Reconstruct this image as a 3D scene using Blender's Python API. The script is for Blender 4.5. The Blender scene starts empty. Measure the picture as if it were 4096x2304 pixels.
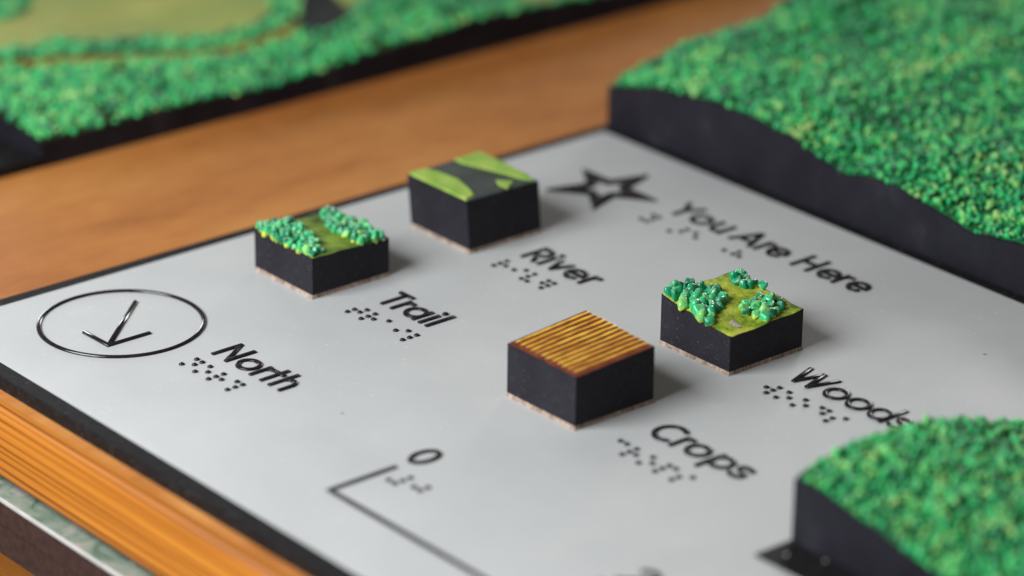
import bpy, math, random
import numpy as np
from mathutils import Vector, noise as mnoise

random.seed(7)
rng = np.random.default_rng(7)
S = 0.001                      # all lengths below are millimetres
sc = bpy.context.scene
COL = sc.collection

# ------------------------------------------------------------------ camera
cd = bpy.data.cameras.new("camera")
cam = bpy.data.objects.new("camera", cd)
COL.objects.link(cam)
cam.location = (756.474 * S, -435.119 * S, 378.455 * S)
cam.rotation_euler = (1.16823449, -0.01167879, 0.87005648)
cd.sensor_width = 36.0
cd.lens = 118.56
cd.clip_start = 0.02
cd.clip_end = 50.0
cd.dof.use_dof = True
cd.dof.focus_distance = 0.926
cd.dof.aperture_fstop = 5.3
cd.dof.aperture_blades = 9
sc.camera = cam

# ------------------------------------------------------------------ light
w = bpy.data.worlds.new("World")
sc.world = w
w.use_nodes = True
bg = w.node_tree.nodes["Background"]
bg.inputs[0].default_value = (1.0, 0.90, 0.80, 1)
bg.inputs[1].default_value = 0.115


def area(name, loc, target, size, sizey, power, color):
    l = bpy.data.lights.new(name, 'AREA')
    l.shape = 'RECTANGLE'
    l.size, l.size_y = size, sizey
    l.energy = power
    l.color = color
    o = bpy.data.objects.new(name, l)
    COL.objects.link(o)
    o.location = loc
    o.rotation_euler = (Vector(target) - Vector(loc)).to_track_quat('-Z', 'Y').to_euler()
    return o


area("window_light", (0.03, -0.40, 0.40), (0.14, 0.10, 0.0), 0.44, 0.32, 7.9, (0.95, 0.98, 1.0))
area("far_window_light", (-0.85, 1.75, 0.42), (0.10, 0.12, 0.0), 0.40, 0.50, 8.0, (1.0, 0.98, 0.96))
area("side_window_light", (-1.80, 0.75, 0.34), (0.05, 0.10, 0.0), 0.35, 0.40, 5.0, (0.92, 0.96, 1.0))

sc.view_settings.view_transform = 'Standard'
sc.view_settings.look = 'None'
sc.view_settings.exposure = 0.0
sc.view_settings.gamma = 1.0
sc.render.engine = 'CYCLES'
sc.render.resolution_x, sc.render.resolution_y = 1024, 576


# ------------------------------------------------------------------ materials
class NT:
    def __init__(self, name, rough=0.5, spec=0.5, coat=0.0, coat_rough=0.1):
        self.m = bpy.data.materials.new(name)
        self.m.use_nodes = True
        self.t = self.m.node_tree
        self.b = self.t.nodes["Principled BSDF"]
        self.b.inputs["Roughness"].default_value = rough
        self.b.inputs["Specular IOR Level"].default_value = spec
        self.b.inputs["Coat Weight"].default_value = coat
        self.b.inputs["Coat Roughness"].default_value = coat_rough

    def n(self, typ, **kw):
        nd = self.t.nodes.new(typ)
        for k, v in kw.items():
            if k in nd.inputs:
                nd.inputs[k].default_value = v
            else:
                setattr(nd, k, v)
        return nd

    def l(self, a, b):
        self.t.links.new(a, b)

    def coord(self, scale=(1, 1, 1), rot=(0, 0, 0), kind="Object"):
        c = self.n("ShaderNodeTexCoord")
        mp = self.n("ShaderNodeMapping")
        mp.inputs["Scale"].default_value = scale
        mp.inputs["Rotation"].default_value = rot
        self.l(c.outputs[kind], mp.inputs[0])
        return mp.outputs[0]

    def noise(self, vec, scale, detail=4, rough=0.55, dist=0.0):
        nd = self.n("ShaderNodeTexNoise", Scale=scale, Detail=detail, Roughness=rough, Distortion=dist)
        self.l(vec, nd.inputs["Vector"])
        return nd.outputs["Fac"]

    def ramp(self, fac, stops, interp='LINEAR'):
        r = self.n("ShaderNodeValToRGB")
        r.color_ramp.interpolation = interp
        e = r.color_ramp.elements
        while len(e) < len(stops):
            e.new(0.5)
        for el, (p, c) in zip(e, stops):
            el.position = p
            el.color = (*c, 1) if len(c) == 3 else c
        self.l(fac, r.inputs[0])
        return r.outputs[0]

    def mix(self, fac, a, b, mode='MIX'):
        nd = self.n("ShaderNodeMix", data_type='RGBA', blend_type=mode)
        for s, v in ((nd.inputs[0], fac), (nd.inputs[6], a), (nd.inputs[7], b)):
            if isinstance(v, (int, float)):
                s.default_value = v
            elif isinstance(v, tuple):
                s.default_value = (*v, 1)
            else:
                self.l(v, s)
        return nd.outputs[2]

    def math(self, op, a, b=0.0):
        nd = self.n("ShaderNodeMath", operation=op)
        for s, v in ((nd.inputs[0], a), (nd.inputs[1], b)):
            if isinstance(v, (int, float)):
                s.default_value = v
            else:
                self.l(v, s)
        return nd.outputs[0]

    def bump(self, h, strength=0.3, dist=0.0003):
        nd = self.n("ShaderNodeBump", Strength=strength, Distance=dist)
        self.l(h, nd.inputs["Height"])
        self.l(nd.outputs[0], self.b.inputs["Normal"])

    def color(self, c):
        if isinstance(c, tuple):
            self.b.inputs["Base Color"].default_value = (*c, 1)
        else:
            self.l(c, self.b.inputs["Base Color"])

    def rough(self, r):
        self.l(r, self.b.inputs["Roughness"])


M = {}
# satin grey panel with fine dust
a = NT("grey_panel", rough=0.5, spec=0.35)
v = a.coord()
base = a.ramp(a.noise(v, 16, 5, 0.6), [(0.3, (0.420, 0.426, 0.426)), (0.7, (0.485, 0.489, 0.485))])
vor = a.n("ShaderNodeTexVoronoi", Scale=480.0)
a.l(v, vor.inputs["Vector"])
sp = a.ramp(vor.outputs["Distance"], [(0.0, (1, 1, 1)), (0.22, (0, 0, 0))])
cell = a.n("ShaderNodeSeparateColor")
a.l(vor.outputs["Color"], cell.inputs[0])
pick = a.ramp(cell.outputs[0], [(0.70, (0, 0, 0)), (0.86, (1, 1, 1))])
specks = a.math('MULTIPLY', a.math('MULTIPLY', a.math('MULTIPLY', sp, pick), 0.62), a.ramp(a.noise(v, 22, 4, 0.65), [(0.38, (0.35,) * 3), (0.62, (1,) * 3)]))
c1 = a.mix(specks, base, (0.86, 0.86, 0.84))
vor2 = a.n("ShaderNodeTexVoronoi", Scale=75.0)
a.l(v, vor2.inputs["Vector"])
sp2 = a.ramp(vor2.outputs["Distance"], [(0.0, (1, 1, 1)), (0.035, (1, 1, 1)), (0.055, (0, 0, 0))])
cell2 = a.n("ShaderNodeSeparateColor")
a.l(vor2.outputs["Color"], cell2.inputs[0])
pk2 = a.ramp(cell2.outputs[1], [(0.86, (0, 0, 0)), (0.88, (1, 1, 1))])
hue = a.ramp(cell2.outputs[2], [(0.0, (0.10, 0.085, 0.07)), (0.35, (0.12, 0.09, 0.07)), (0.4, (0.95, 0.93, 0.88)), (0.8, (0.8, 0.5, 0.38))], 'CONSTANT')
c2 = a.mix(a.math('MULTIPLY', a.math('MULTIPLY', sp2, pk2), 0.75), c1, hue)
a.color(c2)
a.rough(a.ramp(a.noise(v, 30, 5), [(0.3, (0.40,) * 3), (0.7, (0.56,) * 3)]))
a.bump(a.noise(v, 900, 2), 0.10, 0.0002)
M["panel"] = a.m

a = NT("black_rim", rough=0.55, spec=0.15)
v = a.coord()
a.color(a.ramp(a.noise(v, 700, 3), [(0.35, (0.006, 0.0055, 0.006)), (0.62, (0.012, 0.011, 0.012)), (0.74, (0.05, 0.05, 0.05))]))
a.bump(a.noise(v, 800, 3), 0.45, 0.0003)
M["rim"] = a.m

a = NT("black_letter", rough=0.25, spec=0.28)
v = a.coord()
a.color(a.ramp(a.noise(v, 900, 3), [(0.4, (0.008, 0.006, 0.009)), (0.7, (0.022, 0.017, 0.022))]))
a.bump(a.noise(v, 1200, 2), 0.25, 0.0001)
M["letter"] = a.m

a = NT("gloss_mark", rough=0.13, spec=0.65)
v = a.coord()
a.color(a.ramp(a.noise(v, 900, 3), [(0.4, (0.008, 0.006, 0.009)), (0.7, (0.020, 0.016, 0.020))]))
a.bump(a.noise(v, 1000, 2), 0.12, 0.0001)
M["mark"] = a.m

a = NT("black_block_paint", rough=0.62, spec=0.25)
v = a.coord()
bl = a.ramp(a.noise(v, 60, 5), [(0.3, (0.008, 0.0075, 0.011)), (0.7, (0.018, 0.017, 0.024))])
dust = a.ramp(a.noise(v, 1500, 2), [(0.62, (0, 0, 0)), (0.74, (1, 1, 1))])
a.color(a.mix(a.math('MULTIPLY', dust, 0.16), bl, (0.30, 0.29, 0.32)))
a.bump(a.noise(v, 900, 3), 0.35, 0.0002)
M["block"] = a.m

a = NT("black_terrain_side", rough=0.65, spec=0.2)
v = a.coord((1, 1, 0.7))
a.color(a.ramp(a.noise(v, 55, 6, 0.65), [(0.3, (0.007, 0.006, 0.010)), (0.55, (0.014, 0.013, 0.020)), (0.8, (0.036, 0.034, 0.042))]))
a.bump(a.noise(v, 450, 5), 0.4, 0.0004)
M["side"] = a.m

a = NT("raw_fibre", rough=0.9, spec=0.1)
v = a.coord((1, 1, 0.15))
a.color(a.ramp(a.noise(v, 900, 4, 0.7), [(0.28, (0.14, 0.095, 0.072)), (0.5, (0.34, 0.25, 0.20)), (0.75, (0.56, 0.46, 0.39))]))
a.bump(a.noise(v, 1100, 4), 0.8, 0.0004)
M["fibre"] = a.m


def leaf_mat(name, tops, low, rough=0.32, lowpos=(0.12, 0.42), noise_scale=700.0, amp=0.55, tip=0.0, spec=0.5):
    a = NT(name, rough=rough, spec=spec)
    at = a.n("ShaderNodeAttribute", attribute_name="rnd")
    oi = a.n("ShaderNodeObjectInfo")
    r = a.math('FRACT', a.math('ADD', at.outputs["Fac"], oi.outputs["Random"]))
    top = a.ramp(r, tops)
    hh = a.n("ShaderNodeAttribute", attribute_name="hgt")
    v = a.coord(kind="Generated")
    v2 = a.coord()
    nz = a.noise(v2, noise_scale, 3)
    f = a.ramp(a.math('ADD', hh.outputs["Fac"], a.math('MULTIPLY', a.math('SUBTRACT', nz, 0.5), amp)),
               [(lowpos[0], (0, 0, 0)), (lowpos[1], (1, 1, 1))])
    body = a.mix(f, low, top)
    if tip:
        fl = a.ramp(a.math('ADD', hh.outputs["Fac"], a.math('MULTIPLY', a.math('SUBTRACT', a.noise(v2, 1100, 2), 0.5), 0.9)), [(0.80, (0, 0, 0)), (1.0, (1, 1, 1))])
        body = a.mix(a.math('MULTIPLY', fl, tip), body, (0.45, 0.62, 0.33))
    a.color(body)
    a.bump(a.noise(v2, 1500, 4, 0.65), 0.5, 0.0003)
    return a.m


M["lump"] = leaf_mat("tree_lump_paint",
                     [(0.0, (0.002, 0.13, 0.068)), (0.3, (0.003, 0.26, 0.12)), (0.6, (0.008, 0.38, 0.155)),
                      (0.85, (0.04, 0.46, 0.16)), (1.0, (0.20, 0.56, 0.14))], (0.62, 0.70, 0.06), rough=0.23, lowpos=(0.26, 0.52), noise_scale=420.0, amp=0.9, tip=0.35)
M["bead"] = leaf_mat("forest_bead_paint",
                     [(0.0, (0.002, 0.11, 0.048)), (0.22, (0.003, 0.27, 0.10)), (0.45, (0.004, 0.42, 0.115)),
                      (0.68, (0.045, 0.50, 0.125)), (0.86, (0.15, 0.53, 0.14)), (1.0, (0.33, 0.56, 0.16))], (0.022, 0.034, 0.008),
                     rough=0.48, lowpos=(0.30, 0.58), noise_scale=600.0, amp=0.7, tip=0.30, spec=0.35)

a = NT("moss_green_paint", rough=0.75, spec=0.25)
v = a.coord()
g = a.ramp(a.noise(v, 125, 6, 0.68), [(0.30, (0.050, 0.048, 0.012)), (0.39, (0.11, 0.20, 0.010)), (0.48, (0.30, 0.36, 0.03)), (0.62, (0.50, 0.52, 0.07))])
grit = a.ramp(a.noise(v, 1500, 3), [(0.60, (0, 0, 0)), (0.72, (1, 1, 1))])
a.color(a.mix(a.math('MULTIPLY', grit, 0.3), g, (0.50, 0.45, 0.22)))
a.bump(a.noise(v, 1300, 4), 0.6, 0.0003)
M["moss"] = a.m

a = NT("dark_path_paint", rough=0.7, spec=0.3)
v = a.coord()
a.color(a.ramp(a.noise(v, 90, 5, 0.6), [(0.3, (0.045, 0.060, 0.012)), (0.48, (0.11, 0.18, 0.02)), (0.66, (0.24, 0.36, 0.04))]))
a.bump(a.noise(v, 900, 4), 0.6, 0.0004)
M["path"] = a.m

a = NT("lime_paint", rough=0.5, spec=0.35)
v = a.coord()
a.color(a.ramp(a.noise(v, 130, 4), [(0.3, (0.17, 0.33, 0.04)), (0.55, (0.30, 0.44, 0.075)), (0.75, (0.42, 0.50, 0.13))]))
a.bump(a.noise(v, 500, 3), 0.2, 0.0003)
M["lime"] = a.m

a = NT("river_paint", rough=0.5, spec=0.3)
v = a.coord()
a.color(a.ramp(a.noise(v, 90, 4), [(0.3, (0.032, 0.040, 0.037)), (0.7, (0.066, 0.078, 0.070))]))
a.bump(a.noise(v, 300, 3), 0.2, 0.0003)
M["river"] = a.m

M["river_dark"] = a.m.copy()
for nd in M["river_dark"].node_tree.nodes:
    if nd.type == 'VALTORGB':
        nd.color_ramp.elements[0].color = (0.008, 0.009, 0.010, 1)
        nd.color_ramp.elements[1].color = (0.018, 0.018, 0.020, 1)

a = NT("soil_paint", rough=0.5, spec=0.35)
v = a.coord()
a.color(a.ramp(a.noise(v, 300, 4), [(0.3, (0.10, 0.018, 0.007)), (0.7, (0.21, 0.046, 0.014))]))
a.bump(a.noise(v, 800, 3), 0.4, 0.0003)
M["soil"] = a.m

a = NT("crop_paint", rough=0.42, spec=0.4)
v = a.coord((1, 0.25, 1))
oi = a.n("ShaderNodeObjectInfo")
vv = a.n("ShaderNodeVectorMath", operation='ADD')
a.l(v, vv.inputs[0])
cmb = a.n("ShaderNodeCombineXYZ")
a.l(oi.outputs["Random"], cmb.inputs[0])
a.l(oi.outputs["Random"], cmb.inputs[1])
a.l(cmb.outputs[0], vv.inputs[1])
yel = a.ramp(a.noise(vv.outputs[0], 260, 4, 0.6), [(0.30, (0.36, 0.11, 0.015)), (0.41, (0.60, 0.28, 0.025)), (0.55, (0.78, 0.46, 0.045)), (0.8, (0.85, 0.60, 0.10))])
hh = a.n("ShaderNodeAttribute", attribute_name="hgt")
f = a.ramp(a.math('ADD', hh.outputs["Fac"], a.math('MULTIPLY', a.math('SUBTRACT', a.noise(vv.outputs[0], 900, 3), 0.5), 0.6)), [(0.22, (0, 0, 0)), (0.60, (1, 1, 1))])
a.color(a.mix(f, (0.20, 0.050, 0.013), yel))
a.bump(a.noise(v, 900, 3), 0.3, 0.0002)
M["crop"] = a.m

a = NT("bare_patch", rough=0.8, spec=0.2)
a.color(a.ramp(a.noise(a.coord(), 900, 3), [(0.35, (0.28, 0.24, 0.17)), (0.65, (0.50, 0.45, 0.37))]))
M["bare"] = a.m

a = NT("field_paint", rough=0.6, spec=0.3)
v = a.coord((1.0, 0.35, 1))
a.color(a.ramp(a.noise(v, 30, 4), [(0.3, (0.15, 0.25, 0.06)), (0.5, (0.26, 0.33, 0.085)), (0.7, (0.36, 0.36, 0.085))]))
M["field"] = a.m
a = NT("forest_floor", rough=0.8, spec=0.2)
a.color(a.ramp(a.noise(a.coord(), 160, 4), [(0.3, (0.014, 0.022, 0.006)), (0.6, (0.028, 0.055, 0.012)), (0.8, (0.06, 0.09, 0.02))]))
M["floor"] = a.m
a = NT("forest_floor_green", rough=0.6, spec=0.3)
a.color(a.ramp(a.noise(a.coord(), 260, 4), [(0.3, (0.012, 0.030, 0.008)), (0.5, (0.010, 0.12, 0.035)), (0.7, (0.010, 0.30, 0.085))]))
M["floor_green"] = a.m
a = NT("ochre_trail", rough=0.7, spec=0.3)
a.color(a.ramp(a.noise(a.coord(), 120, 4), [(0.3, (0.15, 0.12, 0.015)), (0.7, (0.33, 0.24, 0.03))]))
M["ochre"] = a.m

# varnished wood, rings stretched along X (edge) or Y (top)


def wood(name, stretch, stops, scale, rough=0.3, coat=0.4, lines=0.5, tilt=0.0, rings=0.0):
    a = NT(name, rough=rough, spec=0.4, coat=coat, coat_rough=0.18)
    v = a.coord(stretch, (0, tilt, 0))
    big = a.noise(v, scale, 3, 0.5, 0.3)
    mid = a.noise(v, scale * 4.3, 3, 0.6, 0.25)
    fine = a.noise(v, scale * 15, 3, 0.6, 0.1)
    # narrow late-wood lines
    ln = a.ramp(mid, [(0.40, (0, 0, 0)), (0.47, (1, 1, 1)), (0.53, (1, 1, 1)), (0.60, (0, 0, 0))])
    m = a.math('ADD', a.math('MULTIPLY', big, 0.75), a.math('MULTIPLY', fine, 0.25))
    m = a.math('SUBTRACT', m, a.math('MULTIPLY', ln, 0.10 * lines))
    if rings:
        sep = a.n("ShaderNodeSeparateXYZ")
        a.l(v, sep.inputs[0])
        ph = a.math('ADD', a.math('ADD', a.math('MULTIPLY', sep.outputs[2], 2900.0), a.math('MULTIPLY', sep.outputs[1], 1900.0)), a.math('MULTIPLY', a.noise(v, 70, 2), 26.0))
        sn = a.ramp(a.math('SINE', ph), [(0.30, (0, 0, 0)), (0.95, (1, 1, 1))])
        m = a.math('SUBTRACT', m, a.math('MULTIPLY', a.math('MULTIPLY', sn, a.math('MULTIPLY', a.noise(v, 160, 2), 2.0)), rings))
    a.color(a.ramp(m, stops))
    a.bump(fine, 0.08, 0.0002)
    return a.m


M["wood_top"] = wood("varnished_wood_top", (1.0, 0.30, 1.0),
                     [(0.28, (0.29, 0.092, 0.021)), (0.5, (0.47, 0.178, 0.044)), (0.72, (0.60, 0.27, 0.080))], 24, lines=0.2)
M["wood_edge"] = wood("varnished_wood_edge", (0.014, 1.0, 1.0),
                      [(0.14, (0.13, 0.036, 0.006)), (0.32, (0.33, 0.108, 0.013)), (0.50, (0.48, 0.170, 0.018)), (0.68, (0.60, 0.245, 0.032))], 120, rough=0.42, coat=0.06, lines=0.8, rings=0.27)
M["wood_shelf"] = wood("dark_wood_shelf", (0.12, 1.0, 1.0),
                       [(0.25, (0.12, 0.038, 0.004)), (0.75, (0.26, 0.09, 0.010))], 60, lines=0.5)

a = NT("aerial_print", rough=0.25, spec=0.5)
v = a.coord((1, 1, 1), (0, 0, 0.5))
a.color(a.ramp(a.noise(v, 120, 5, 0.6, 0.8), [(0.28, (0.05, 0.12, 0.075)), (0.40, (0.15, 0.20, 0.15)), (0.52, (0.24, 0.27, 0.22)), (0.64, (0.33, 0.29, 0.26)), (0.78, (0.45, 0.46, 0.45))]))
M["print"] = a.m
a = NT("white_board_edge", rough=0.35, spec=0.5)
a.color(a.ramp(a.noise(a.coord(), 200, 3), [(0.3, (0.42, 0.42, 0.41)), (0.7, (0.55, 0.55, 0.54))]))
M["white"] = a.m
a = NT("brown_metal", rough=0.55, spec=0.4)
a.color(a.ramp(a.noise(a.coord(), 500, 4), [(0.3, (0.024, 0.012, 0.011)), (0.7, (0.048, 0.026, 0.023))]))
a.bump(a.noise(a.coord(), 900, 3), 0.3, 0.0002)
M["brown"] = a.m


# ------------------------------------------------------------------ mesh helpers
def link(name, me, mat, parent=None, loc=(0, 0, 0), smooth=False):
    if mat and not me.materials:
        me.materials.append(M[mat])
    o = bpy.data.objects.new(name, me)
    COL.objects.link(o)
    o.location = [c * S for c in loc]
    if parent:
        o.parent = parent
    if smooth:
        me.shade_smooth()
    return o


def mesh(name, verts, faces):
    me = bpy.data.meshes.new(name)
    me.from_pydata([(x * S, y * S, z * S) for x, y, z in verts], [], faces)
    me.update()
    return me


def thing(name, label, cat, loc=(0, 0, 0), group=None):
    o = bpy.data.objects.new(name, None)
    o.empty_display_size = 0.01
    COL.objects.link(o)
    o.location = [c * S for c in loc]
    o["label"], o["category"] = label, cat
    if group:
        o["group"] = group
    return o


def box_mesh(name, x0, x1, y0, y1, z0, z1, b=0.0):
    """box with chamfered top edges"""
    if b <= 0:
        vs = [(x0, y0, z0), (x1, y0, z0), (x1, y1, z0), (x0, y1, z0), (x0, y0, z1), (x1, y0, z1), (x1, y1, z1), (x0, y1, z1)]
        fs = [(3, 2, 1, 0), (4, 5, 6, 7), (0, 1, 5, 4), (1, 2, 6, 5), (2, 3, 7, 6), (3, 0, 4, 7)]
        return mesh(name, vs, fs)
    vs = []
    rings = [(0, z0), (0, z1 - b), (b * 0.3, z1 - b * 0.3), (b, z1)]
    for i, z in rings:
        vs += [(x0 + i, y0 + i, z), (x1 - i, y0 + i, z), (x1 - i, y1 - i, z), (x0 + i, y1 - i, z)]
    fs = [(3, 2, 1, 0)]
    for k in range(3):
        for j in range(4):
            p, q = k * 4 + j, k * 4 + (j + 1) % 4
            fs.append((p, q, q + 4, p + 4))
    fs.append((12, 13, 14, 15))
    return mesh(name, vs, fs)


ROUND = [(-0.5, 0.0), (-0.47, 0.42), (-0.38, 0.72), (-0.21, 0.93), (0.0, 1.0), (0.21, 0.93), (0.38, 0.72), (0.47, 0.42), (0.5, 0.0)]
FLAT = [(-0.5, 0.0), (-0.485, 0.5), (-0.40, 0.85), (-0.24, 1.0), (0.24, 1.0), (0.40, 0.85), (0.485, 0.5), (0.5, 0.0)]


def sweep(path, width, height, closed=False, zoff=0.0, prof=FLAT):
    """raised stroke with rounded top along a 2D path -> verts, faces"""
    P = [np.array(p, float) for p in path]
    n = len(P)
    vs, fs = [], []
    for i in range(n):
        if closed:
            d0, d1 = P[i] - P[i - 1], P[(i + 1) % n] - P[i]
        else:
            d0 = P[i] - P[i - 1] if i > 0 else P[1] - P[0]
            d1 = P[i + 1] - P[i] if i < n - 1 else P[-1] - P[-2]
        d0, d1 = d0 / np.linalg.norm(d0), d1 / np.linalg.norm(d1)
        t = d0 + d1
        t = t / max(np.linalg.norm(t), 1e-6)
        nrm = np.array([-t[1], t[0]])
        k = 1.0 / max(0.42, abs(nrm @ np.array([-d0[1], d0[0]])))
        for a_, h_ in prof:
            q = P[i] + nrm * (a_ * width * k)
            vs.append((q[0], q[1], h_ * (height + zoff)))
    m = len(prof)
    seg = n if closed else n - 1
    for i in range(seg):
        j = (i + 1) % n
        for k in range(m - 1):
            fs.append((i * m + k, i * m + k + 1, j * m + k + 1, j * m + k))
    if not closed:
        # soft end caps: short tapered extension
        for i, sgn in ((0, -1), (n - 1, 1)):
            d = (P[1] - P[0]) if i == 0 else (P[-1] - P[-2])
            d = d / np.linalg.norm(d) * sgn
            b0 = len(vs)
            for k in range(m):
                x, y, z = vs[i * m + k]
                c = P[i]
                vs.append((c[0] + (x - c[0]) * 0.72 + d[0] * 0.16 * width, c[1] + (y - c[1]) * 0.72 + d[1] * 0.16 * width, z * 0.72))
            for k in range(m - 1):
                f = (i * m + k, b0 + k, b0 + k + 1, i * m + k + 1)
                fs.append(f if i == 0 else f[::-1])
            cap = tuple(range(b0, b0 + m))
            fs.append(cap[::-1] if i == n - 1 else cap)
    fs = [f[::-1] for f in fs]
    return vs, fs


def strokes_mesh(name, strokes, width=1.28, height=0.85, prof=FLAT):
    V, F = [], []
    for i, (path, closed) in enumerate(strokes):
        vs, fs = sweep(path, width, height, closed, zoff=0.03 * i, prof=prof)
        o = len(V)
        V += vs
        F += [tuple(k + o for k in f) for f in fs]
    me = mesh(name, V, F)
    import bmesh
    bm = bmesh.new()
    bm.from_mesh(me)
    bmesh.ops.recalc_face_normals(bm, faces=bm.faces)
    bm.to_mesh(me)
    bm.free()
    me.shade_smooth()
    try:
        me.set_sharp_from_angle(angle=math.radians(50))
    except Exception:
        pass
    return me


def arc(cx, cy, rx, ry, a0, a1, n=18):
    return [(cx + rx * math.cos(math.radians(a0 + (a1 - a0) * i / n)), cy + ry * math.sin(math.radians(a0 + (a1 - a0) * i / n))) for i in range(n + 1)]


def ring(cx, cy, rx, ry, n=32):
    return [(cx + rx * math.cos(2 * math.pi * i / n), cy + ry * math.sin(2 * math.pi * i / n)) for i in range(n)]


# ------------------------------------------------------------------ wooden table (what everything lies on)
table = thing("wooden_table", "varnished orange wooden table carrying the grey legend panel and relief models", "table", (0, 0, -25))
Z = 25  # table parts are built relative to its base
# tabletop with rounded front edge, profile swept along X
prof = [(560, 0), (-11.2, 0), (-11.9, 0.6), (-12.0, 2), (-12.0, 17.6), (-11.7, 19.4), (-10.9, 20.5), (-9.6, 21.0), (-8.6, 21.0)]
X0, X1 = -420, 640
nseg = 53
vs, fs = [], []
for i in range(nseg + 1):
    x = X0 + (X1 - X0) * i / nseg
    for (y, z) in prof[1:]:
        vs.append((x, y, z))
m = len(prof) - 1
for i in range(nseg):
    for k in range(m - 1):
        fs.append((i * m + k, (i + 1) * m + k, (i + 1) * m + k + 1, i * m + k + 1))
fs.append(tuple(range(m)))
fs.append(tuple(range(nseg * m, nseg * m + m))[::-1])
fs = [f[::-1] for f in fs]
# back and bottom of the edge strip
b = len(vs)
vs += [(X0, -8.6, 0), (X1, -8.6, 0)]
edge = mesh("edge_strip", vs, fs)
edge.shade_smooth()
link("edge_strip", edge, "wood_edge", table)
link("tabletop", box_mesh("tabletop", X0, X1, -8.6, 640, 0.3, 20.985, 0.0), "wood_top", table)

# printed board on a brown bar below the table edge, and the shelf under it
board = thing("printed_board", "green printed board with white edge on a brown bar under the table", "board", (0, 0, -46))
bar = mesh("bar", [(-420, -14.4, 0), (640, -14.4, 0), (640, -14.4, 9.4), (-420, -14.4, 9.4), (-420, -15.1, 9.8), (640, -15.1, 9.8),
                   (640, -15.0, 16.2), (-420, -15.0, 16.2), (640, 120, 16.2), (-420, 120, 16.2), (640, 120, 0), (-420, 120, 0)],
           [(0, 1, 2, 3), (3, 2, 5, 4), (4, 5, 6, 7), (7, 6, 8, 9), (9, 8, 10, 11), (11, 10, 1, 0), (0, 3, 4, 7, 9, 11), (1, 10, 8, 6, 5, 2)])
link("bar", bar, "brown", board)
link("backing_sheet", box_mesh("backing_sheet", -420, 640, -14.8, 119, 16.25, 17.3, 0.15), "white", board)
link("print", box_mesh("print", -420, 640, -14.4, 118, 17.32, 17.6), "print", board)
shelf = link("shelf", box_mesh("shelf", -420, 640, -260, 200, -22, 0, 1.0), "wood_shelf", None, (0, 0, -46.05))
shelf["label"], shelf["category"] = "dark brown wooden shelf below the printed board and its bar", "shelf"

# ------------------------------------------------------------------ legend panel
panel = thing("legend_panel", "grey legend panel with raised black captions, braille dots and black rim", "panel", (0, 0, -4))
PZ = 4.0
link("rim", box_mesh("rim", -5.2, 460, -5.2, 252.9, 0, 3.75, 0.5), "rim", panel)
link("face_sheet", box_mesh("face_sheet", 0, 455, 0, 247.7, 3.7, 4.0, 0.12), "panel", panel)

SW = 1.55
XH = 7.45      # x height


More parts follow.
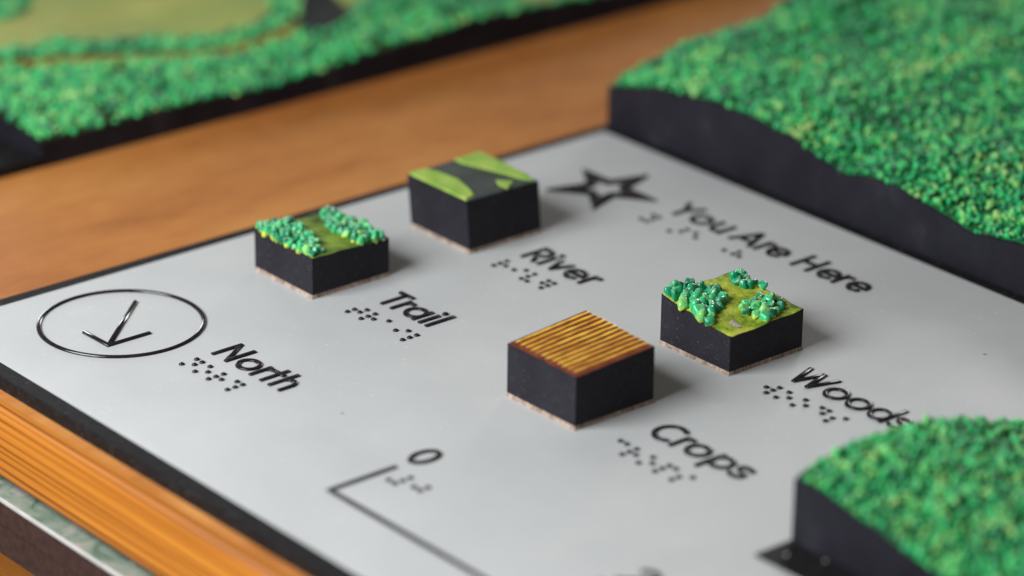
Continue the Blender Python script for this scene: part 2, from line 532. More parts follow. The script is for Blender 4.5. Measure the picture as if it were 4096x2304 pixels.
def glyph(ch, x, y, kind=None):
    """strokes for a letter: x is the anchor in mm along the line, y the baseline"""
    c = SW / 2
    top, xm = y + 10.1, y + XH / 2
    r = XH / 2 - c
    xt = y + XH - c
    bot = y + 0.15
    if ch == 'N':
        return [([(x, bot), (x, top)], 0), ([(x, top - 0.3), (x + 6.0, bot + 0.3)], 0), ([(x + 6.0, bot), (x + 6.0, top)], 0)]
    if ch == 'o':
        return [(ring(x, xm, r + 0.15, r), 1)]
    if ch == 'r':
        return [([(x, bot), (x, y + XH)], 0), (arc(x + 2.3, y + XH - 3.0, 2.3, 2.3, 180, 82, 8), 0)]
    if ch == 't':
        return [([(x, bot), (x, y + 9.7)], 0), ([(x - 1.6, xt + 0.1), (x + 1.9, xt + 0.1)], 0)]
    if ch == 'h':
        return [([(x, bot), (x, top)], 0), (arc(x + 2.2, y + XH - 3.0, 2.2, 2.25, 180, 0, 14) + [(x + 4.4, bot)], 0)]
    if ch == 'T':
        return [([(x, bot), (x, top - 0.5)], 0), ([(x - 3.0, top - c), (x + 3.0, top - c)], 0)]
    if ch == 'a':
        return [(ring(x, xm, r, r), 1), ([(x + r + 0.05, bot), (x + r + 0.05, y + XH)], 0)]
    if ch == 'd':
        return [(ring(x, xm, r, r), 1), ([(x + r + 0.05, bot), (x + r + 0.05, top + 0.4)], 0)]
    if ch == 'p':
        return [(ring(x, xm, r, r), 1), ([(x - r - 0.05, y - 2.7), (x - r - 0.05, y + XH)], 0)]
    if ch == 'i':
        return [([(x, bot), (x, y + XH)], 0), (ring(x, y + 9.6, 0.22, 0.22, 12), 1)]
    if ch == 'l':
        return [([(x, bot), (x, top + 0.3)], 0)]
    if ch == 'R':
        return [([(x, bot), (x, top)], 0),
                ([(x, top - c), (x + 2.2, top - c)] + arc(x + 2.4, top - c - 2.35, 2.35, 2.35, 85, -85, 12) + [(x + 2.2, top - c - 4.7), (x, top - c - 4.7)], 0),
                ([(x + 1.9, top - c - 4.7), (x + 4.8, bot)], 0)]
    if ch == 'v':
        return [([(x - 2.55, y + XH), (x, bot + 0.3)], 0), ([(x, bot + 0.3), (x + 2.55, y + XH)], 0)]
    if ch == 'e':
        return [([(x - r, xm + 0.05), (x + r, xm + 0.05)] + arc(x, xm, r, r, 4, 318, 30), 0)]
    if ch == 'Y':
        return [([(x - 3.5, top), (x, y + 4.6)], 0), ([(x + 3.5, top), (x, y + 4.6)], 0), ([(x, y + 5.0), (x, bot)], 0)]
    if ch == 'u':
        return [([(x - 2.4, y + XH), (x - 2.4, y + 3.2)] + arc(x, y + 3.1, 2.4, 2.35, 180, 360, 12), 0), ([(x + 2.4, y + XH), (x + 2.4, bot)], 0)]
    if ch == 'A':
        return [([(x - 4.1, bot), (x, top)], 0), ([(x + 4.1, bot), (x, top)], 0), ([(x - 2.6, y + 3.1), (x + 2.6, y + 3.1)], 0)]
    if ch == 'H':
        return [([(x, bot), (x, top)], 0), ([(x + 6.0, bot), (x + 6.0, top)], 0), ([(x, y + 5.2), (x + 6.0, y + 5.2)], 0)]
    if ch == 'W':
        return [([(x, top), (x + 2.9, bot + 0.3)], 0), ([(x + 2.9, bot + 0.3), (x + 5.4, top - 0.2)], 0), ([(x + 5.4, top - 0.2), (x + 7.9, bot + 0.3)], 0), ([(x + 7.9, bot + 0.3), (x + 10.8, top)], 0)]
    if ch == 's':
        k = XH / 7.45
        pts = [(2.15, 5.75), (1.35, 6.45), (0.1, 6.72), (-1.25, 6.4), (-1.95, 5.5), (-1.5, 4.55), (-0.3, 3.95), (1.0, 3.5), (2.0, 2.75),
               (2.05, 1.75), (1.2, 0.98), (-0.1, 0.75), (-1.4, 1.05), (-2.3, 1.75)]
        return [([(x + px_, y + py_ * k) for px_, py_ in pts], 0)]
    if ch == 'C':
        return [(arc(x, y + 5.05, 4.15, 4.4, 50, 312, 30), 0)]
    if ch == '0':
        return [(ring(x, y + 5.05, 2.6, 4.35, 36), 1)]
    if ch == '2':
        return [(arc(x, y + 6.9, 2.6, 2.6, 170, -35, 16) + [(x - 2.8, y + c), (x + 3.0, y + c)], 0)]
    raise ValueError(ch)


WORDS = [
    (47.35, [('N', 64.4), ('o', 76.3), ('r', 81.7), ('t', 86.5), ('h', 90.3)]),
    (104.8, [('T', 65.9), ('r', 70.2), ('a', 77.0), ('i', 82.9), ('l', 85.9)]),
    (158.3, [('R', 64.1), ('i', 71.3), ('v', 76.4), ('e', 84.0), ('r', 89.3)]),
    (215.8, [('Y', 67.2), ('o', 75.8), ('u', 84.1), ('A', 95.6), ('r', 102.1), ('e', 108.6), ('H', 117.6), ('e', 129.7), ('r', 134.4), ('e', 141.6)]),
    (105.9, [('C', 179.9), ('r', 184.95), ('o', 191.9), ('p', 200.9), ('s', 207.9)]),
    (158.6, [('W', 173.7), ('o', 189.6), ('o', 197.9), ('d', 206.0), ('s', 213.2)]),
    (47.5, [('0', 150.6)]),
    (46.2, [('2', 234.8)]),
]
for y, letters in WORDS:
    for ch, x in letters:
        me = strokes_mesh("letter", [(pth, bool(cl)) for pth, cl in glyph(ch, x, y)], SW, 0.55)
        o = link("letter", me, "letter", panel, (0, 0, PZ - 0.01))
        o["label"] = ("raised black digit " if ch.isdigit() else "raised black letter ") + ch

# braille
DOTS = {1: (0, 0), 2: (0, 1), 3: (0, 2), 4: (1, 0), 5: (1, 1), 6: (1, 2)}
BR = [
    ((64.54, 42.17), 6.23, ["1345", "135", "1235", "1456"]),
    ((64.33, 99.01), 6.23, ["2345", "1235", "1", "24", "123"]),
    ((64.10, 152.75), 6.23, ["1235", "24", "1236", "12456"]),
    ((63.8, 210.8), 6.23, ["13456", "", "345", "15", "", "5", "125"]),
    ((174.99, 97.94), 6.23, ["14", "1235", "135", "1234", "234"]),
    ((174.75, 153.19), 6.23, ["2456", "135", "135", "145", "234"]),
    ((155.3, 42.1), 7.0, ["3456", "245"]),
]
vs, fs = [], []
rings = [(0.86, 0.0), (0.83, 0.22), (0.70, 0.43), (0.46, 0.58), (0.2, 0.66)]
for rr, zz in rings:
    for k in range(14):
        t = 2 * math.pi * k / 14
        vs.append((rr * math.cos(t), rr * math.sin(t), zz))
vs.append((0, 0, 0.68))
for i in range(len(rings) - 1):
    for k in range(14):
        fs.append((i * 14 + k, i * 14 + (k + 1) % 14, (i + 1) * 14 + (k + 1) % 14, (i + 1) * 14 + k))
for k in range(14):
    fs.append((56 + k, 56 + (k + 1) % 14, 70))
dot_me = mesh("braille_dot", vs, fs)
dot_me.shade_smooth()
for (ox, oy), cell_w, cells in BR:
    for ci, ds in enumerate(cells):
        for d in ds:
            cx, ry = DOTS[int(d)]
            link("braille_dot", dot_me, "letter", panel, (ox + ci * cell_w + cx * 2.5, oy - ry * 2.5, PZ - 0.01))

# north symbol
link("north_ring", strokes_mesh("north_ring", [(ring(31.5, 39.9, 22.9, 22.9, 96), True)], 1.35, 0.72, ROUND), "mark", panel, (0, 0, PZ - 0.01))
link("north_arrow", strokes_mesh("north_arrow", [([(30.2, 28.4), (41.9, 28.6), (42.0, 42.2)], False), ([(21.5, 51.4), (41.4, 29.2)], False)], 1.5, 0.75, ROUND),
     "mark", panel, (0, 0, PZ - 0.01))

# star: hollow five-pointed outline
sx, sy = 38.8, 213.6


def star_pts(R, r, n=5):
    return [(sx + (R if k % 2 == 0 else r) * math.cos(math.pi / 2 + math.pi * k / n), sy + (R if k % 2 == 0 else r) * math.sin(math.pi / 2 + math.pi * k / n)) for k in range(2 * n)]


outer, inner = star_pts(18.6, 7.2), star_pts(7.6, 3.9)
vs, fs = [], []
for (pts, grow) in ((outer, 0), (inner, 0)):
    vs += [(x, y, 0) for x, y in pts]
outer_t, inner_t = star_pts(17.5, 6.8), star_pts(8.1, 4.2)
vs += [(x, y, 0.85) for x, y in outer_t] + [(x, y, 0.85) for x, y in inner_t]
for k in range(10):
    j = (k + 1) % 10
    fs += [(k, j, 20 + j, 20 + k), (20 + k, 20 + j, 30 + j, 30 + k), (30 + k, 30 + j, 10 + j, 10 + k)]
link("star_outline", mesh("star_outline", vs, fs), "mark", panel, (0, 0, PZ - 0.01))

# scale bar
link("scale_line", strokes_mesh("scale_line", [([(150.5, 43.2), (150.5, 22.0), (229.6, 22.0), (229.6, 43.2)], False)], 1.5, 0.55), "letter", panel, (0, 0, PZ - 0.01))


# ------------------------------------------------------------------ pebble-like tree lumps
def ico(sub):
    import bmesh
    bm = bmesh.new()
    bmesh.ops.create_icosphere(bm, subdivisions=sub, radius=1.0)
    V = np.array([v.co[:] for v in bm.verts])
    F = np.array([[v.index for v in f.verts] for f in bm.faces])
    bm.free()
    return V, F


ICO1 = ico(2)    # 42 verts, 80 tris
ICO2 = ico(3)    # 162 verts, 320 tris


def pebble(base, cuts=9, lo=0.72, squash=1.0):
    V, F = base
    nrm = rng.normal(size=(cuts, 3))
    nrm /= np.linalg.norm(nrm, axis=1)[:, None]
    d = rng.uniform(lo, 1.0, cuts)
    dots = V @ nrm.T
    lim = np.where(dots > 1e-3, d / np.maximum(dots, 1e-3), 9.0).min(1)
    r = np.minimum(1.0, lim)
    P = V * r[:, None]
    P[:, 2] *= squash
    return P


def np_mesh(name, P, F, attrs=None, smooth=True):
    me = bpy.data.meshes.new(name)
    n, f = len(P), len(F)
    me.vertices.add(n)
    me.vertices.foreach_set("co", (P * S).astype(np.float32).ravel())
    me.loops.add(f * 3)
    me.loops.foreach_set("vertex_index", F.astype(np.int32).ravel())
    me.polygons.add(f)
    me.polygons.foreach_set("loop_start", np.arange(0, f * 3, 3, dtype=np.int32))
    me.polygons.foreach_set("loop_total", np.full(f, 3, dtype=np.int32))
    me.update(calc_edges=True)
    for k, arr in (attrs or {}).items():
        at = me.attributes.new(k, 'FLOAT', 'POINT')
        at.data.foreach_set("value", arr.astype(np.float32))
    if smooth:
        me.shade_smooth()
    me.validate()
    return me


VARIANTS = []
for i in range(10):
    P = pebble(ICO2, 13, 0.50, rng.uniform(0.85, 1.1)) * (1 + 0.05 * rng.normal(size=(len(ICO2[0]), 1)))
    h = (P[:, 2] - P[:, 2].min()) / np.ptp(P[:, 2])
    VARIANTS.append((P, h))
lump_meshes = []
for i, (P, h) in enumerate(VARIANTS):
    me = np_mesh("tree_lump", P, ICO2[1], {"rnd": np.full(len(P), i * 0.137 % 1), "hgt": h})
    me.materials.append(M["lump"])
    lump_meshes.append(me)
bead_meshes = []
BEADV = []
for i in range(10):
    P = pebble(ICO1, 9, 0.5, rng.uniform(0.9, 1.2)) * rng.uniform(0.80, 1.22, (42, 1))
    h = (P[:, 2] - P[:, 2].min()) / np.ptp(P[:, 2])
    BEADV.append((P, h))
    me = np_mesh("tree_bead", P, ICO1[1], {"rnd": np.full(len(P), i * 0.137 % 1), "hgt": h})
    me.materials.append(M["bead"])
    bead_meshes.append(me)


def inside(poly, x, y):
    c = False
    n = len(poly)
    j = n - 1
    for i in range(n):
        xi, yi = poly[i]
        xj, yj = poly[j]
        if (yi > y) != (yj > y) and x < (xj - xi) * (y - yi) / (yj - yi) + xi:
            c = not c
        j = i
    return c


def scatter(poly, gap, tries=4000):
    xs = [p[0] for p in poly]
    ys = [p[1] for p in poly]
    out = []
    for _ in range(tries):
        x, y = random.uniform(min(xs), max(xs)), random.uniform(min(ys), max(ys))
        if inside(poly, x, y) and all((x - a_) ** 2 + (y - b_) ** 2 > gap * gap for a_, b_ in out):
            out.append((x, y))
    return out


# ------------------------------------------------------------------ sample blocks on the panel
H = 13.78


def block_base(label, cx, cy, heights, shift=(0, 0), rough=0.0, top_mat="moss", name="sample_block", seed=0):
    """heights at corners left(-,-) front(+,-) right(+,+) back(-,+) above the panel"""
    t = thing(name, label, "block", (cx, cy, 0), "sample blocks on the legend panel")
    gk = 1.1
    # raw fibre layer at the foot
    n = 28
    vs, fs = [], []
    ringpts = []
    per = [(-H, -H), (H, -H), (H, H), (-H, H)]
    for k in range(4):
        ax, ay = per[k]
        bx, by = per[(k + 1) % 4]
        for i in range(n):
            f = i / n
            ringpts.append((ax + (bx - ax) * f, ay + (by - ay) * f))
    for lev, (grow, z) in enumerate(((0.30, 0.0), (0.18, 0.4), (0.03, gk))):
        for (x, y) in ringpts:
            jit = mnoise.noise(Vector((x * 0.5 + seed * 7, y * 0.5, lev * 3.1))) * 0.30 * (1 if lev < 2 else 0.3)
            L = max(abs(x), abs(y))
            k = 1 + (grow + jit) / L
            vs.append((x * k, y * k, z))
    N = len(ringpts)
    for lev in range(2):
        for i in range(N):
            j = (i + 1) % N
            fs.append((lev * N + i, lev * N + j, (lev + 1) * N + j, (lev + 1) * N + i))
    fs.append(tuple(range(2 * N, 3 * N)))
    link("foot_layer", mesh("foot_layer", vs, fs), "fibre", t)
    # body with top grid
    g = 30
    hl, hf, hr, hb = heights

    def hgt(u, v_):
        z = hl * (1 - u) * (1 - v_) + hf * u * (1 - v_) + hr * u * v_ + hb * (1 - u) * v_
        if rough:
            z += rough * mnoise.noise(Vector((u * 5 + seed, v_ * 5, seed * 1.7)))
        return z
    vs, fs = [], []
    tv, tf = [], []
    for j in range(g + 1):
        for i in range(g + 1):
            u, v_ = i / g, j / g
            z = hgt(u, v_)
            x, y = -H + 2 * H * u + shift[0], -H + 2 * H * v_ + shift[1]
            vs.append((x, y, z - 0.25))
            e = min(i, g - i, j, g - j)
            rag = mnoise.noise(Vector((x * 1.3, y * 1.3, seed * 3.3))) * 0.22
            kx, ky = (1 - (0.012 if e == 0 else 0) + (0.012 * rag * 4 if e == 0 else 0),) * 2
            tv.append(((x - shift[0]) * kx + shift[0], (y - shift[1]) * ky + shift[1], z - (0.22 if e == 0 else 0.0)))
    for j in range(g):
        for i in range(g):
            q = j * (g + 1) + i
            f = (q, q + 1, q + g + 2, q + g + 1)
            fs.append(f)
            tf.append(f)
    border = [i for i in range(g + 1)] + [j * (g + 1) + g for j in range(1, g + 1)] + [g * (g + 1) + i for i in range(g - 1, -1, -1)] + [j * (g + 1) for j in range(g - 1, 0, -1)]
    b0 = len(vs)
    for q in border:
        x, y, z = vs[q]
        vs.append((x - shift[0], y - shift[1], gk + 0.02))
    for k in range(len(border)):
        j = (k + 1) % len(border)
        fs.append((border[j], border[k], b0 + k, b0 + j))
    body = mesh("body", vs, fs)
    link("body", body, "block", t)
    top = mesh("painted_top", tv, tf)
    top.shade_smooth()
    link("painted_top", top, top_mat, t)
    return t, (lambda x, y: hgt((x - shift[0] + H) / (2 * H), (y - shift[1] + H) / (2 * H)))


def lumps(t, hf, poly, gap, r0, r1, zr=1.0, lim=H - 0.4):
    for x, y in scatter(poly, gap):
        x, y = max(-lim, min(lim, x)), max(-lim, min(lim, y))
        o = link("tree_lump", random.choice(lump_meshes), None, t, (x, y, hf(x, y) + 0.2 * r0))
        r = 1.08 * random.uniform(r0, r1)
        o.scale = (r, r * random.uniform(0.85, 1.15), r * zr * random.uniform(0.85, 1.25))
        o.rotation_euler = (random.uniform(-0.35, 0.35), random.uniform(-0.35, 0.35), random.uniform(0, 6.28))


# Woods
t, hf = block_base("black block with mossy top and three clumps of green tree lumps beside the word Woods", 149.1, 161.9, (15.0, 11.4, 12.4, 14.6), rough=0.5, seed=1)
lumps(t, hf, [(-13.7, -13.0), (-13.9, -9.3), (-14, -3.0), (-9.9, 0.6), (-3.5, 0.0), (0.8, -5.4), (3.2, -10.0), (7.0, -13.6)], 2.2, 1.5, 1.95, 1.1)
lumps(t, hf, [(3.5, 0.8), (1.8, 4.7), (2.5, 8.4), (6.3, 11.6), (11.0, 9.1), (13.6, 2.3), (12.8, -0.6), (7.1, -2.2)], 2.15, 1.45, 1.85, 1.1)
lumps(t, hf, [(-9.6, 9.6), (-12.0, 12.5), (-10.5, 13.9), (-2.8, 13.9), (-0.9, 13.2), (-3.6, 9.6), (-7.6, 8.6)], 2.05, 1.4, 1.75, 1.15)
pts = [(9.2 + 1.8 * math.cos(a_) * (1 + 0.2 * math.sin(3 * a_)), -7.8 + 1.7 * math.sin(a_) * (1 + 0.25 * math.cos(2 * a_))) for a_ in np.linspace(0, 2 * math.pi, 18)[:-1]]
vs = [(x, y, hf(x, y) + 0.12) for x, y in pts] + [(9.2, -7.8, hf(9.2, -7.8) + 0.25)]
link("bare_patch", mesh("bare_patch", vs, [(k, (k + 1) % 17, 17) for k in range(17)]), "bare", t)

# Trail
t, hf = block_base("black block with dark path between two banks of green tree lumps beside the word Trail", 37.05, 105.7, (13.4, 12.6, 12.0, 11.6), rough=0.3, top_mat="path", seed=2)
lumps(t, hf, [(-13.7, -12.9), (-14, -5.6), (-12.4, -2.6), (-8.0, -2.4), (2.5, -5.0), (11.6, -8.6), (13.4, -13.2), (0, -14)], 1.75, 1.15, 1.6, 1.25)
lumps(t, hf, [(-12.6, 8.4), (-13.2, 12.3), (-10.3, 14), (-1.8, 14.2), (10.2, 13.9), (13.9, 11.7), (12.9, 4.0), (5.2, 3.4), (-2.0, 4.0), (-9.0, 7.2)], 1.75, 1.15, 1.6, 1.25)

# River
t, hf = block_base("black block painted with lime banks and a grey river beside the word River", 38.9, 161.9, (16.9, 16.6, 16.5, 17.3), shift=(-0.7, -0.8), top_mat="river", seed=3)


def bank(poly, th=0.55):
    n = len(poly)
    cx, cy = sum(p[0] for p in poly) / n, sum(p[1] for p in poly) / n
    vs = []
    for x, y in poly:
        vs.append((x, y, hf(x, y) - 0.1))
    for x, y in poly:
        vs.append((cx + (x - cx) * 0.96, cy + (y - cy) * 0.96, hf(x, y) + th))
    fs = [(k, (k + 1) % n, n + (k + 1) % n, n + k) for k in range(n)] + [tuple(range(n, 2 * n))]
    link("bank", mesh("bank", vs, fs), "lime", t)


bank([(-14.3, -14.4), (-1.0, -14.4), (12.8, -14.4), (11.6, -10.2), (6.4, -8.2), (-0.9, -6.2), (-9.6, -7.0), (-14.3, -8.8)])
bank([(-14.3, 3.2), (-10.9, 2.8), (-4.0, 5.2), (3.7, 7.8), (10.5, 9.6), (12.6, 11.4), (9.5, 12.9), (-14.3, 12.9)])
bank([(6.4, 2.2), (9.4, 0.7), (12.9, 1.3), (10.3, 6.0)])

# Crops
t, hf = block_base("black block topped with yellow and brown furrow rows beside the word Crops", 148.9, 106.8, (15.5, 15.4, 16.6, 17.6), rough=0.15, top_mat="soil", seed=4)
pitch = (2 * H - 1.9) / 12
for k in range(12):
    x0 = -H + 0.5 + pitch * (k + 0.5)
    nseg = 30
    vs, fs, hg = [], [], []
    pr = [(-0.5, 0.0), (-0.36, 0.55), (-0.14, 0.95), (0.14, 0.95), (0.36, 0.55), (0.5, 0.0)]
    ystart = -H + random.uniform(0.7, 1.3)
    yend = H - random.uniform(0.1, 0.45)
    for i in range(nseg + 1):
        f = i / nseg
        y = ystart + (yend - ystart) * f
        end = min(1.0, (f * nseg + 0.25) / 1.6) ** 0.5 * min(1.0, ((1 - f) * nseg + 0.6) / 1.4) ** 0.5
        wv = mnoise.noise(Vector((k * 5.1, y * 0.35, 2.2)))
        wd = pitch * (0.52 + 0.30 * wv) * (0.55 + 0.45 * end) * (1.22 if i in (1, 2) else 1.0)
        ht = (0.27 + 0.08 * mnoise.noise(Vector((k * 3.3, y * 0.6, 7)))) * end
        xo = x0 + 0.07 * mnoise.noise(Vector((k * 2.7, y * 0.22, 4)))
        for a_, h_ in pr:
            vs.append((xo + a_ * wd, y, hf(xo, y) + h_ * ht))
            hg.append(h_ * end)
    for i in range(nseg):
        for q in range(5):
            fs.append((i * 6 + q, i * 6 + q + 1, (i + 1) * 6 + q + 1, (i + 1) * 6 + q))
    fs += [tuple(range(6)), tuple(range(nseg * 6, nseg * 6 + 6))[::-1]]
    fs = [f[::-1] for f in fs]
    me = mesh("crop_row", vs, fs)
    at = me.attributes.new("hgt", 'FLOAT', 'POINT')
    at.data.foreach_set("value", np.array(hg, dtype=np.float32))
    me.shade_smooth()
    link("crop_row", me, "crop", t)

# ------------------------------------------------------------------ relief models
CAMP = np.array([756.474, -435.119, 378.455])
from mathutils import Euler
RM = np.array(Euler((1.16823449, -0.01167879, 0.87005648)).to_matrix())


def project(P):
    q = (P - CAMP) @ RM
    d = -q[:, 2]
    return np.stack([2048 + 13489.8 * q[:, 0] / d, 1152 - 13489.8 * q[:, 1] / d, d], 1)


def fbm(x, y, s, seed):
    return mnoise.fractal(Vector((x * s + seed * 13.1, y * s, seed * 3.7)), 1.0, 2.0, 4)


def relief(name, label, x0, x1, y0, y1, z0, hfun, keep, gap, rad, step=3.0, group=None, ground="floor", edge_rough=0.8, bias=None):
    """black-sided relief model; keep(x,y)->True where tree beads grow"""
    t = thing(name, label, "relief model", ((x0 + x1) / 2, (y0 + y1) / 2, z0), group)
    cx, cy = (x0 + x1) / 2, (y0 + y1) / 2
    nx, ny = max(4, int((x1 - x0) / step)), max(4, int((y1 - y0) / step))
    vs, fs, tv = [], [], []
    for j in range(ny + 1):
        for i in range(nx + 1):
            x, y = x0 + (x1 - x0) * i / nx, y0 + (y1 - y0) * j / ny
            z = hfun(x, y) - z0
            vs.append((x - cx, y - cy, z - 0.3))
            e = (i in (0, nx)) or (j in (0, ny))
            ins = edge_rough * (0.5 + 0.5 * mnoise.noise(Vector((x * 0.25, y * 0.25, 1.0)))) if e else 0.0
            xx = x + (ins if i == 0 else -ins if i == nx else 0)
            yy = y + (ins if j == 0 else -ins if j == ny else 0)
            tv.append((xx - cx, yy - cy, z + 0.05))
    for j in range(ny):
        for i in range(nx):
            q = j * (nx + 1) + i
            fs.append((q, q + 1, q + nx + 2, q + nx + 1))
    tf = list(fs)
    border = [i for i in range(nx + 1)] + [j * (nx + 1) + nx for j in range(1, ny + 1)] + [ny * (nx + 1) + i for i in range(nx - 1, -1, -1)] + [j * (nx + 1) for j in range(ny - 1, 0, -1)]
    b0 = len(vs)
    for q in border:
        vs.append((vs[q][0], vs[q][1], 0))
    for k in range(len(border)):
        j = (k + 1) % len(border)
        fs.append((border[j], border[k], b0 + k, b0 + j))
    link("base", mesh("base", vs, fs), "side", t)
    gm = mesh("ground", tv, tf)
    gm.shade_smooth()
    link("ground", gm, ground, t)
    # beads on a jittered hexagonal grid
    pts = []
    rows = int((y1 - y0) / (gap * 0.87))
    for r_ in range(rows + 1):
        for c_ in range(int((x1 - x0) / gap) + 1):
            x = x0 + (c_ + 0.5 * (r_ % 2)) * gap + random.uniform(-0.42, 0.42) * gap
            y = y0 + r_ * gap * 0.87 + random.uniform(-0.42, 0.42) * gap
            m_ = 0.7 + 0.7 * mnoise.noise(Vector((x * 0.2, y * 0.2, 5)))
            if x0 + m_ < x < x1 - m_ and y0 + m_ < y < y1 - m_ and keep(x, y):
                pts.append((x, y, hfun(x, y)))
    pts = np.array(pts)
    pr = project(pts)
    vis = (pr[:, 0] > -1000) & (pr[:, 0] < 5100) & (pr[:, 1] > -700) & (pr[:, 1] < 3000)
    pts, pr = pts[vis], pr[vis]
    order = np.argsort(pr[:, 2])
    inview = (pr[:, 0] > 20) & (pr[:, 0] < 4076) & (pr[:, 1] > 20) & (pr[:, 1] < 2284)
    near = [i for i in order if inview[i]][:300]
    nearset = set(near)

    def lift(x, y):
        return 1.1 * mnoise.noise(Vector((x * 0.24, y * 0.24, 3.0))) + random.uniform(-0.3, 0.3)

    def tone(x, y):
        return 0.40 * fbm(x, y, 0.045, 3) + 0.35 * fbm(x, y, 0.15, 9)
    for i in near:
        x, y, z = pts[i]
        k = int(np.clip(np.floor(10 * ((0.42 + tone(x, y) + random.uniform(-0.45, 0.45)) % 1)), 0, 9))
        o = link("tree_bead", bead_meshes[k], None, t, (x - cx, y - cy, z - z0 + 0.25 * rad + lift(x, y)))
        r = rad * random.uniform(0.55, 1.25) * (1.0 + 0.55 * mnoise.noise(Vector((x * 0.22, y * 0.22, 11))))
        o.scale = (r, r * random.uniform(0.85, 1.15), r * random.uniform(0.9, 1.5))
        o.rotation_euler = (random.uniform(-0.4, 0.4), random.uniform(-0.4, 0.4), random.uniform(0, 6.28))
    Ps, Fs, Rn, Hg = [], [], [], []
    off = 0
    for i in range(len(pts)):
        if i in nearset:
            continue
        x, y, z = pts[i]
        P, h = BEADV[random.randrange(10)]
        r = rad * random.uniform(0.55, 1.25) * (1.0 + 0.55 * mnoise.noise(Vector((x * 0.22, y * 0.22, 11))))
        a_ = random.uniform(0, 6.28)
        ca, sa = math.cos(a_) * r, math.sin(a_) * r
        Q = np.empty_like(P)
        Q[:, 0] = P[:, 0] * ca - P[:, 1] * sa + x - cx
        Q[:, 1] = P[:, 0] * sa + P[:, 1] * ca + y - cy
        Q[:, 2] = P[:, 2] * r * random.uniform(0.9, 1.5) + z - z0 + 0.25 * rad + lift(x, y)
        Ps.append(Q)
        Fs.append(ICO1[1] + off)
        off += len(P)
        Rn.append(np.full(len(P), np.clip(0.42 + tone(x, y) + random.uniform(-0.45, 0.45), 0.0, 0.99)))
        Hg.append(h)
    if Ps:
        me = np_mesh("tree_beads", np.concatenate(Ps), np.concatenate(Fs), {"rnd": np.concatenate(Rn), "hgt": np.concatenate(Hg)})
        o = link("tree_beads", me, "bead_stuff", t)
        o["kind"] = "stuff"
    return t, (cx, cy, z0)


# the same paint, without the per-object random term for the joined beads
ms = M["bead"].copy()
ms.name = "forest_bead_paint_joined"
for nd in list(ms.node_tree.nodes):
    if nd.type == 'OBJECT_INFO':
        ms.node_tree.nodes.remove(nd)
for nd in ms.node_tree.nodes:
    if nd.type == 'MATH' and nd.operation == 'ADD' and not nd.inputs[1].is_linked:
        nd.inputs[1].default_value = 0.0
M["bead_stuff"] = ms


def lerp_table(tab, x):
    return float(np.interp(x, [p[0] for p in tab], [p[1] for p in tab]))


FRONT = [(-6, 13.0), (21, 19.3), (45, 22.2), (61, 21.6), (80, 19.6), (95, 16.3), (102, 14.4), (109.6, 17.2), (124, 17.3), (142, 15.0), (152, 12.6), (166, 14.0), (174, 15.4), (200, 17), (300, 18)]
BACK = [(252, 0.0), (262, 2.9), (281, 6.0), (315, 6.6), (338, 11.4), (420, 14)]


def h_right(x, y):
    f = lerp_table(FRONT, x)
    k = min(1.0, max(0.0, (y - 253) / 60.0))
    smooth_f = 18.0 + 2.5 * math.sin(x * 0.02 + 0.5)
    z = f * (1 - k) + smooth_f * k + lerp_table(BACK, y) * (0.75 if x > 20 else 1.0)
    if x < 22:
        z -= k * (22 - x) * 0.12
    return z - 0.8 + 1.7 * k * fbm(x, y, 0.03, 1) + 0.75 * fbm(x, y, 0.13, 2)


relief("relief_model", "long hilly relief model with dense green tree beads behind the legend panel", -5.0, 235, 253.4, 425, -4.0, h_right, lambda x, y: random.random() > 0.2, 1.75, 1.15, ground="floor_green")

GF = [(92, 18.5), (99.5, 20.8), (110.7, 22.0), (123.4, 22.2), (137, 20.8), (151, 17.0), (166, 12.0), (178, 8.0), (200, 6.0)]


def h_front(x, y):
    slope = lerp_table([(243, 0.0), (251, -0.3), (263, -1.9), (274, -3.6), (287, -6.6), (305, -8.5), (420, -9)], x)
    k = min(1.0, max(0.0, (y - 93) / 40.0))
    return lerp_table(GF, y) - 1.3 + slope * (1 - 0.35 * k) + 0.55 * fbm(x, y, 0.09, 5)


def keep_front(x, y):
    return not (x < 247.5 and y < 97.5) and random.random() > 0.12


ft, fo = relief("relief_model", "rounded black sided relief model with green tree beads standing on the legend panel", 243.3, 352, 92.7, 182, 0.5, h_front, keep_front, 1.72, 1.12, ground="floor_green")
link("base_sheet", box_mesh("base_sheet", 242.9 - fo[0], 357 - fo[0], 80.7 - fo[1], 186 - fo[1], -0.48, 0.0, 0.1), "rim", ft)
for (x, y, r) in ((248.3, 86.2, 0.42), (256.5, 91.2, 0.38)):
    P = pebble(ICO1, 7, 0.7, 0.7) * r
    link("grit_grain", np_mesh("grit_grain", P, ICO1[1]), "white", ft, (x - fo[0], y - fo[1], 0.15))

TOPB = [(60, 4.0), (96, 4.4), (119, 5.0), (149, 4.6), (187, 2.8), (219, 5.2), (247, 6.5), (271, 8.2), (309, 6.6), (334, 5.0), (420, 4.5)]


def h_back(x, y):
    d = -93.0 - x
    return lerp_table(TOPB, y) + min(d, 25) * 0.10 + 0.5 * fbm(x, y, 0.05, 8)


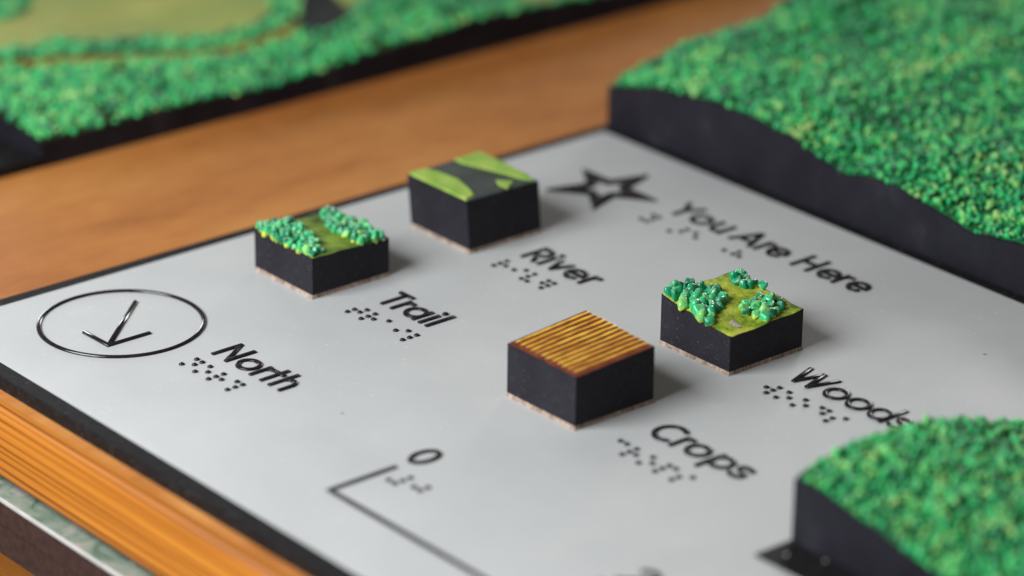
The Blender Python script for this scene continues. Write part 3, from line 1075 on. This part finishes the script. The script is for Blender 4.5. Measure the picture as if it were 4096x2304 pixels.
FIELD = [(-170, 128), (-165, 137), (-166, 146), (-158, 157), (-156, 165), (-152, 178), (-145, 190), (-138, 201), (-138, 210), (-146, 223), (-169, 238),
         (-230, 215), (-220, 174), (-211, 167), (-200, 157), (-195, 147), (-197, 144), (-203, 136), (-175, 119)]
RIVER = [(-170, 250), (-153, 241), (-140, 232), (-132, 224), (-128, 204), (-124, 204), (-117, 222), (-117, 231), (-122, 240), (-133, 247), (-146, 251), (-162, 259)]
FIELD2 = [(-150, 250), (-141, 268), (-136, 260), (-131, 252), (-128, 243), (-133, 244), (-138, 246)]
FIELD3 = [(-98, 294), (-94, 304), (-96, 310), (-99, 320), (-111, 304)]
TRAILP = [(-160, 112), (-156, 119), (-148, 135), (-140, 151), (-134, 166), (-128, 180), (-124, 194), (-125, 211), (-127, 222)]


def keep_back(x, y):
    for p in (FIELD, RIVER, FIELD2, FIELD3):
        if inside(p, x, y):
            return False
    for (xa, ya), (xb, yb) in zip(TRAILP[:-1], TRAILP[1:]):
        f = max(0, min(1, ((x - xa) * (xb - xa) + (y - ya) * (yb - ya)) / ((xb - xa) ** 2 + (yb - ya) ** 2)))
        if math.hypot(x - xa - f * (xb - xa), y - ya - f * (yb - ya)) < 5.2 - 2.2 * (ya - 112) / 110:
            return False
    return fbm(x, y, 0.11, 7) > -0.45


bt, bo = relief("relief_model", "flat relief model with pale field, dark river and green tree beads on bare wood", -360, -93.0, 94.0, 430, -4.0, h_back, keep_back, 2.0, 1.25, ground="floor")


def strip(name, mat, pts, width, lift):
    vs, fs = [], []
    n = len(pts)
    for i, (x, y) in enumerate(pts):
        x2, y2 = pts[min(i + 1, n - 1)]
        x1, y1 = pts[max(i - 1, 0)]
        d = math.hypot(x2 - x1, y2 - y1)
        nx, ny = -(y2 - y1) / d, (x2 - x1) / d
        for k in (-1, -0.5, 0, 0.5, 1):
            px_, py_ = x + nx * k * width / 2, y + ny * k * width / 2
            vs.append((px_ - bo[0], py_ - bo[1], h_back(px_, py_) - bo[2] + (lift if abs(k) < 1 else -0.3)))
    for i in range(n - 1):
        for k in range(4):
            fs.append((i * 5 + k, i * 5 + k + 1, i * 5 + k + 6, i * 5 + k + 5))
    me = mesh(name, vs, fs)
    me.shade_smooth()
    return link(name, me, mat, bt)


tp = []
for (xa, ya), (xb, yb) in zip(TRAILP[:-1], TRAILP[1:]):
    tp += [(xa + (xb - xa) * f, ya + (yb - ya) * f) for f in (0, 0.25, 0.5, 0.75)]
strip("trail_strip", "ochre", tp, 9.0, 0.35)


def patch(name, mat, poly, lift, step=1.5):
    xs, ys = [p[0] for p in poly], [p[1] for p in poly]
    nx, ny = int((max(xs) - min(xs)) / step) + 1, int((max(ys) - min(ys)) / step) + 1
    idx, vs, fs = {}, [], []

    def vid(i, j):
        if (i, j) not in idx:
            x, y = min(xs) + i * step, min(ys) + j * step
            idx[(i, j)] = len(vs)
            vs.append((x - bo[0], y - bo[1], h_back(x, y) - bo[2] + lift))
        return idx[(i, j)]
    for i in range(nx):
        for j in range(ny):
            if inside(poly, min(xs) + (i + 0.5) * step, min(ys) + (j + 0.5) * step):
                fs.append((vid(i, j), vid(i + 1, j), vid(i + 1, j + 1), vid(i, j + 1)))
    me = mesh(name, vs, fs)
    me.shade_smooth()
    return link(name, me, mat, bt)


patch("field", "field", FIELD, 0.30)
patch("field", "field", FIELD2, 0.30)
patch("field", "field", FIELD3, 0.30)
patch("river", "river_dark", RIVER, 0.25)
# black base sheet the far model stands on
link("base_sheet", box_mesh("base_sheet", -365 - bo[0], -93.2 - bo[0], 20 - bo[1], 93.8 - bo[1], 0.0, 3.6, 0.4), "rim", bt)
